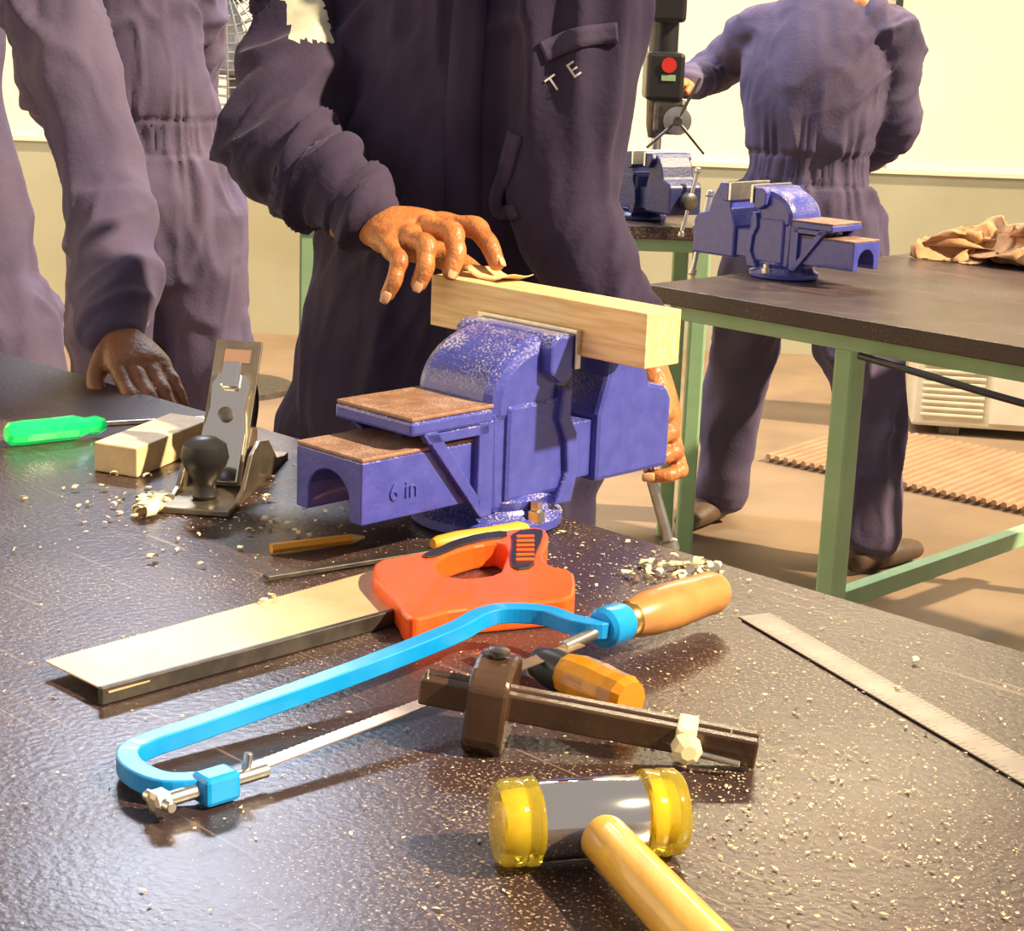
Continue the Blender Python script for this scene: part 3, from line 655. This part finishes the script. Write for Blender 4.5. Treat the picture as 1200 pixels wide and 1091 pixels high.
lathe('wheel_hub',[(.012,0),(.010,.006)],DSTEEL,e,20,Matrix.Translation((.022,-.067,.225))@Matrix.Rotation(math.pi/2,4,'X'))
box('gear_housing',-.035,.045,-.045,.04,.19,.275,DSTEEL,e,.012)
for k,(x,z) in enumerate(((.07,.33),(-.05,.16),(.09,.15))):
    rod('feed_handle_%d'%(k+1),(.022,-.062,.225),(x,-.075,z),.004,DSTEEL,e)
# ------------------------------------------------------------ pedestal fan
e=empty('pedestal_fan',Matrix.Translation((-1.03,6.4,0)))
FW=mat('fan_wire',(.30,.30,.31),.4,.6)
lathe('base',[(.22,0),(.22,.02),(.03,.05)],DSTEEL,e,36); rod('pole',(0,0,.04),(0,0,1.38),.02,DSTEEL,e)
rod('motor',(0,.10,1.42),(0,-.03,1.42),.06,DSTEEL,e); rod('hub',(0,-.03,1.42),(0,-.07,1.42),.035,DSTEEL,e)
for k in range(3):
    a=k*2.094+.4; vs=[];fs=[]
    for i in range(9):
        for j in range(5):
            r=.03+.27*i/8; t=a+(j/4-.5)*(.9-.2*i/8); vs.append((r*math.cos(t),-.05+(j/4-.5)*.05,1.42+r*math.sin(t)))
    for i in range(8):
        for j in range(4): fs.append((i*5+j,i*5+j+1,i*5+j+6,i*5+j+5))
    o=obj('blade_%d'%(k+1),mesh('blade',vs,fs),FW,e,True); o.modifiers.new('s','SOLIDIFY').thickness=.003
cv=bpy.data.curves.new('cage','CURVE'); cv.dimensions='3D'; cv.bevel_depth=.0028
for yy in (-.10,0):
    for r in [.06]+[.10+.03*i for i in range(11)]:
        s=cv.splines.new('POLY'); s.points.add(47); s.use_cyclic_u=True; dy=yy*(1-.5*(r/.40)**2)-.02
        for i in range(48): s.points[i].co=(r*math.cos(i*math.pi/24),dy,1.42+r*math.sin(i*math.pi/24),1)
for k in range(28):
    s=cv.splines.new('POLY'); s.points.add(7); a=k*2*math.pi/28
    for i in range(8): r=.04+.36*i/7; s.points[i].co=(r*math.cos(a),-.10*(1-.5*(r/.40)**2)-.022,1.42+r*math.sin(a),1)
o=bpy.data.objects.new('cage',cv); COL.objects.link(o); cv.materials.append(FW); o.parent=e
# ------------------------------------------------------------ ceiling tube lamps
for x,y,cl_,en in ((-.72,4.7,(.76,.83,1),110),(1.05,5.3,(1,.80,.50),70)):
    TL=mat('tube_glow_%d'%en,cl_,.5,emit=8)
    e=empty('tube_lamp',Matrix.Translation((x,y,2.95)))
    box('housing',-.62,.62,-.05,.05,.03,.09,WHITEP,e,.004); rod('tube',(-.6,0,0),(.6,0,0),.018,TL,e)
    box('end_cap_1',-.62,-.60,-.02,.02,-.02,.04,WHITEP,e,.002); box('end_cap_2',.60,.62,-.02,.02,-.02,.04,WHITEP,e,.002)
    for i,xx in enumerate((-.4,.4)): rod('suspension_%d'%i,(xx,0,.09),(xx,0,.25),.004,DSTEEL,e)
    al=bpy.data.lights.new('tube_light','AREA'); al.shape='RECTANGLE'; al.size=1.2; al.size_y=.25; al.energy=en; al.color=cl_
    ao=bpy.data.objects.new('tube_light',al); COL.objects.link(ao); ao.parent=e; ao.matrix_local=Matrix.Translation((0,0,-.03))

# ------------------------------------------------------------ PEOPLE
# --- main worker
S=V((.83,-.55,0)).normalized(); F=V((-.55,-.83,0)).normalized()
c=V((-.095,2.03,0))
def cc(z,f=0,s=0): return c+F*f+S*s+V((0,0,z))
torso=[cc(.80),cc(.92),cc(1.05,.005),cc(1.20,.0,.01),cc(1.32,.0,.01),cc(1.41,.0),cc(1.47,.01)]
tr=[(.165,.12),(.178,.13),(.155,.112),(.148,.108),(.152,.102),(.14,.09),(.075,.07)]
shR=cc(1.395,.0,-.175); shL=cc(1.395,.01,.165)
elR=V((-.266,1.955,1.215)); wrR=V((-.152,1.806,1.150))
elL=V((.046,1.888,1.155)); wrL=V((.121,1.826,1.030))
arms=[([cc(1.40,0,-.10),shR,shR.lerp(elR,.55),elR,elR.lerp(wrR,.35),elR.lerp(wrR,.75),wrR],[.070,.066,.062,.063,.059,.049,.036]),
      ([cc(1.40,.0,.09),shL,shL.lerp(elL,.5),elL,elL.lerp(wrL,.5),wrL],[.070,.070,.064,.057,.050,.038])]
ftR=V((-.20,2.14,0)); ftL=V((-.0,2.01,0))
legs=[([cc(.88,0,-.085),cc(.70,0,-.095),ftR+V((.0,0,.45)),ftR+V((0,0,.10))],[.112,.105,.082,.075]),
      ([cc(.88,0,.085),cc(.70,0,.095),ftL+V((.0,0,.45)),ftL+V((0,0,.10))],[.112,.105,.082,.075])]
fold=[(torso[1],torso[4],10,3,.015),(shR,elR,6,13,.015),(elR,wrR,6,20,.015),(shL,elL,10,4,.014),(elL,wrL,7,16,.008),
      (cc(.88,0,-.085),ftR+V((0,0,.1)),10,3.5,.013),(cc(.88,0,.085),ftL+V((0,0,.1)),10,3.5,.013)]
wk,cov=worker('worker',torso,tr,S,arms,legs,fold,None,NAVY,.0055,seed=1.3)
cov.data.materials.append(PATCH)
for p in cov.data.polygons:
    if abs(p.center.z-1.345)<.026 and abs(p.center.x+.240+ (p.center.z-1.345)*.3)<.022 and p.normal.y<-.1 and p.center.x<-.15: p.material_index=1
vs,fs=tube([wrR+(wrR-elR).normalized()*-.022,wrR+(wrR-elR).normalized()*.004],[(.039,.035),(.036,.032)],side=(0,0,1),n=28,cap=1); o=obj('cuff_r',mesh('cuff',vs,fs),NAVY,wk,True)
head(wk,cc(1.62,.05),F,tilt=.25)
shoe(wk,'shoe_r',ftR,F); shoe(wk,'shoe_l',ftL,F)
# right hand (on the timber)
wr=V((-.140,1.797,1.143))
mc=[(-.080,1.782,1.150),(-.093,1.763,1.148),(-.109,1.748,1.140),(-.125,1.739,1.128)]
fg=[[(-.044,1.757,1.150),(-.030,1.738,1.136),(-.022,1.724,1.120)],
    [(-.066,1.733,1.147),(-.061,1.714,1.130),(-.066,1.706,1.112)],
    [(-.090,1.716,1.136),(-.090,1.703,1.116),(-.096,1.702,1.100)],
    [(-.115,1.711,1.121),(-.119,1.702,1.103),(-.126,1.703,1.088)]]
th=[(-.112,1.802,1.124),(-.082,1.805,1.116),(-.058,1.792,1.108),(-.042,1.779,1.101)]
me=solid('hand_r',hand_parts(wr,mc,fg,th,(0,-.4,1),1.15),.0018,3); obj('hand_r',me,SKIN,wk,True)
nails(wk,fg,[V((.6,-.3,.6)),V((.4,-.9,.2)),V((.1,-1,.1)),V((0,-1,.1))],1.15)
# left hand (on the vise bar)
wr=V((.126,1.820,1.028)); mc=[];fg=[]
for i,k in enumerate((1,1.05,1,.85)):
    z=.972-i*.0190; xb=.098+.065*(1.035-z)/.197
    mc.append((xb+.030,1.779,z+.004))
    fg.append([(xb+.031,1.745,z+.002),(xb+.018,1.7285,z),(xb-.001,1.7290,z-.002)])
th=[(.116,1.798,1.000),(.106,1.784,.988),(.105,1.766,.980),(.111,1.754,.975)]
me=solid('hand_l',hand_parts(wr,mc,fg,th,(1,.3,0),1.05,.35),.0018,3); obj('hand_l',me,SKIN,wk,True)
nails(wk,fg,V((-.2,-1,.1)))
bvh=bvh_of(cov)
tcv=bpy.data.curves.new('t','FONT'); tcv.body='T  E'; tcv.size=.022; tcv.resolution_u=3; to=bpy.data.objects.new('t',tcv); COL.objects.link(to)
bpy.context.view_layer.update(); tm=bpy.data.meshes.new_from_object(to.evaluated_get(bpy.context.evaluated_depsgraph_get())); bpy.data.objects.remove(to)
bm=bmesh.new(); bm.from_mesh(tm); bmesh.ops.triangulate(bm,faces=bm.faces); bmesh.ops.subdivide_edges(bm,edges=bm.edges,cuts=1); bm.to_mesh(tm); bm.free()
S2=V((.80,0,.6)).normalized()
for v in tm.vertices:
    p=V((.026,1.6,1.278))+S2*v.co.x+V((-.6,0,.8)).normalized()*v.co.y
    h=bvh.ray_cast(p,V((0,1,0)))
    v.co=(h[0]+V((0,-.0015,0))) if h[0] else p
obj('chest_letters',tm,LETTER,wk)
SEAM=cloth('navy_seam',(.045,.035,.070),(.085,.068,.115))
ribbon('front_placket',bvh,[(-.06,1.40),(-.065,1.25),(-.06,1.10),(-.055,.95)],.035,NAVY,wk,1.6)
ribbon('pocket_flap',bvh,[(.015,1.318),(.05,1.334),(.090,1.340)],.020,SEAM,wk,1.6)
ribbon('pull_tab',bvh,[(-.010,1.235),(-.018,1.20),(-.028,1.165),(-.022,1.150),(-.006,1.158)],.014,SEAM,wk,1.6,off=.004,th=.004)

# --- left near worker (arm resting on bench)
S=V((.93,-.36,0)).normalized(); F=V((-.36,-.93,0)); c=V((-.875,2.68,0))
torso=[cc(.80),cc(.92),cc(1.05),cc(1.20,.02,-.02),cc(1.32,.02,-.01),cc(1.41,.02,.02),cc(1.47,.02,.02)]
sh=cc(1.40,.06,.24); el=V((-.562,2.42,1.12)); wr=V((-.500,2.225,.955)); shb=cc(1.39,0,-.15); elb=cc(1.13,-.02,-.24); wrb=cc(.92,.08,-.22)
arms=[([cc(1.42,.03,.08),sh,sh.lerp(el,.5),el,el.lerp(wr,.5),wr],[.060,.062,.062,.060,.057,.045]),([cc(1.40,.0,-.08),shb,elb,wrb],[.075,.075,.06,.042])]
ft1=cc(0,0,.13);ft2=cc(0,0,-.13)
legs=[([cc(.88,0,.09),cc(.70,0,.1),ft1+V((0,0,.45)),ft1+V((0,0,.1))],[.112,.105,.082,.075]),([cc(.88,0,-.09),cc(.70,0,-.1),ft2+V((0,0,.45)),ft2+V((0,0,.1))],[.112,.105,.082,.075])]
fold=[(torso[1],torso[4],9,3,.013),(sh,el,9,4,.014),(el,wr,7,9,.014),(shb,elb,9,9,.012),(elb,wrb,9,13,.01),(cc(.88,0,.09),ft1+V((0,0,.1)),9,4,.011),(cc(.88,0,-.09),ft2+V((0,0,.1)),9,4,.011)]
w2,cov2=worker('worker',torso,[(.16,.125),(.165,.13),(.14,.11),(.135,.11),(.135,.11),(.12,.09),(.075,.07)],S,arms,legs,fold,None,NAVY2,.007,seed=4.1)
generic_hand('hand_l',w2,wr+V((.006,-.02,-.012)),V((.50,-.80,-.30)),V((.1,-.3,.9)),V((-.9,-.4,0)),.22,SKIND)
generic_hand('hand_r',w2,wrb+V((0,0,-.01)),V((0,-.2,-1)),V((-1,0,0)),F,.35,SKIND)
head(w2,cc(1.62,.07,.03),F,tilt=.2); shoe(w2,'shoe_l',ft1,F); shoe(w2,'shoe_r',ft2,F)

# --- left far worker (back view)
S=V((.97,.22,0)).normalized(); F=V((-.22,.97,0)); c=V((-.82,4.05,0))
torso=[cc(.80),cc(.93),cc(1.065),cc(1.18,-.01,-.03),cc(1.30,-.005,-.05),cc(1.41,.0,-.05),cc(1.47,.02,-.04)]
sh=cc(1.38,.04,.09); el=cc(1.14,.16,.09); wr=cc(1.05,.34,.06); shb=cc(1.38,.02,-.22); elb=cc(1.14,.10,-.24); wrb=cc(1.05,.32,-.14)
arms=[([cc(1.40,0,.05),sh,el,wr],[.060,.058,.052,.04]),([cc(1.40,0,-.12),shb,elb,wrb],[.075,.073,.058,.04])]
ft1=cc(0,0,.11);ft2=cc(0,0,-.11)
legs=[([cc(.90,0,.085),cc(.74,0,.092),ft1+V((0,0,.45)),ft1+V((0,0,.1))],[.115,.108,.088,.08]),([cc(.90,0,-.085),cc(.74,0,-.092),ft2+V((0,0,.45)),ft2+V((0,0,.1))],[.115,.108,.088,.08])]
fold=[(torso[1],torso[4],8,3,.013),(sh,el,9,9,.012),(el,wr,9,14,.01),(shb,elb,9,9,.012),(elb,wrb,9,13,.01),(cc(.9,0,.085),ft1+V((0,0,.1)),8,4.5,.015),(cc(.9,0,-.085),ft2+V((0,0,.1)),8,4.5,.015)]
w3,cov3=worker('worker',torso,[(.165,.13),(.183,.14),(.145,.108),(.145,.12),(.140,.115),(.12,.10),(.075,.07)],S,arms,legs,fold,[(1.07,.036,c.x,c.y)],NAVY2,.0075,seed=7.7)
generic_hand('hand_r',w3,wr+F*.01,F,V((0,0,1)),-S,.4); generic_hand('hand_l',w3,wrb+F*.01,F,V((0,0,1)),S,.4)
head(w3,cc(1.62,.05,-.04),F,tilt=.2); shoe(w3,'shoe_r',ft1,F); shoe(w3,'shoe_l',ft2,F)

# --- right far worker (back view, leaning to the machine)
S=V((.95,-.30,0)).normalized(); F=V((-.2,.98,0)).normalized(); c=V((.725,4.62,0))
torso=[cc(.80),cc(.92),cc(1.01,.0),cc(1.13,.02,.01),cc(1.25,.05,.02),cc(1.36,.08,.04),cc(1.43,.11,.06)]
sh=cc(1.34,.08,.215); el=cc(1.10,.08,.235); wr=cc(.99,.27,.18); shb=cc(1.33,.08,-.13); elb=V((.50,4.86,1.24)); wrb=V((.405,4.68,1.205))
arms=[([cc(1.36,.08,.12),sh,sh.lerp(el,.5),el,wr],[.075,.072,.065,.058,.043]),([cc(1.34,.08,-.02),shb,shb.lerp(elb,.5),elb,wrb],[.075,.073,.064,.058,.042])]
ft2=V((.575,4.87,0)); ft1=V((.935,4.44,0))
legs=[([cc(.88,0,.085),cc(.72,-.01,.11),V((.895,4.50,.45)),V((.92,4.45,.10))],[.112,.110,.096,.086]),([cc(.88,0,-.085),cc(.72,.02,-.10),V((.605,4.78,.45)),V((.585,4.86,.1))],[.112,.105,.088,.078])]
fold=[(torso[1],torso[4],7,3,.012),(sh,el,7,10,.013),(el,wr,7,14,.012),(shb,elb,7,12,.013),(elb,wrb,7,16,.012),(cc(.88,0,.085),V((.92,4.45,.1)),8,4.5,.014),(cc(.88,0,-.085),V((.585,4.86,.1)),8,4.5,.014)]
w4,cov4=worker('worker',torso,[(.16,.125),(.18,.135),(.155,.112),(.175,.13),(.195,.135),(.16,.11),(.08,.075)],S,arms,legs,fold,[(1.01,.036,c.x,c.y)],NAVY2,.0075,seed=11.2)
generic_hand('hand_l',w4,wrb+V((-.01,-.02,-.005)),V((-.5,-.85,-.1)),V((-.3,.2,1)),V((1,-.5,0)),.5)
generic_hand('hand_r',w4,wr+F*.01,F,V((0,0,1)),-S,.4)
head(w4,cc(1.57,.18,.12),F,tilt=.4); shoe(w4,'shoe_r',ft1,V((.6,.5,0))); shoe(w4,'shoe_l',ft2,V((-.4,-.6,0)))

# ------------------------------------------------------------ light
sl=bpy.data.lights.new('sun','SUN'); sl.energy=10.5; sl.angle=math.radians(2.0); sl.color=(1,.80,.53)
so=bpy.data.objects.new('sun',sl); COL.objects.link(so)
dirv=V((-1,.30,-.92)); so.matrix_world=Matrix.Translation((4,2,5))@dirv.to_track_quat('-Z','Y').to_matrix().to_4x4()
al=bpy.data.lights.new('fill_light','AREA'); al.energy=14; al.size=1.6; al.color=(.85,.82,1)  # unseen cool fill added from the left; no window stands there
ao=bpy.data.objects.new('fill_light',al); COL.objects.link(ao); ao.matrix_world=Matrix.Translation((-3.0,-.6,2.6))@(V((-.1,1.9,1.0))-V((-3,-.6,2.6))).to_track_quat('-Z','Y').to_matrix().to_4x4()
w=bpy.data.worlds.new('world'); bpy.context.scene.world=w; w.use_nodes=True
w.node_tree.nodes['Background'].inputs[0].default_value=(1,.88,.80,1); w.node_tree.nodes['Background'].inputs[1].default_value=.40
try:
    bpy.context.scene.view_settings.view_transform='Standard'
except Exception: pass
# ------------------------------------------------------------ camera
cam=bpy.data.cameras.new('camera'); co=bpy.data.objects.new('camera',cam); COL.objects.link(co)
cam.lens=63; cam.sensor_width=36
R=Matrix.Rotation(math.pi/2-math.radians(14),3,'X')@Matrix.Rotation(math.radians(2.2),3,'Z')
co.matrix_world=Matrix.Translation((0,0,1.35))@R.to_4x4()
bpy.context.scene.camera=co
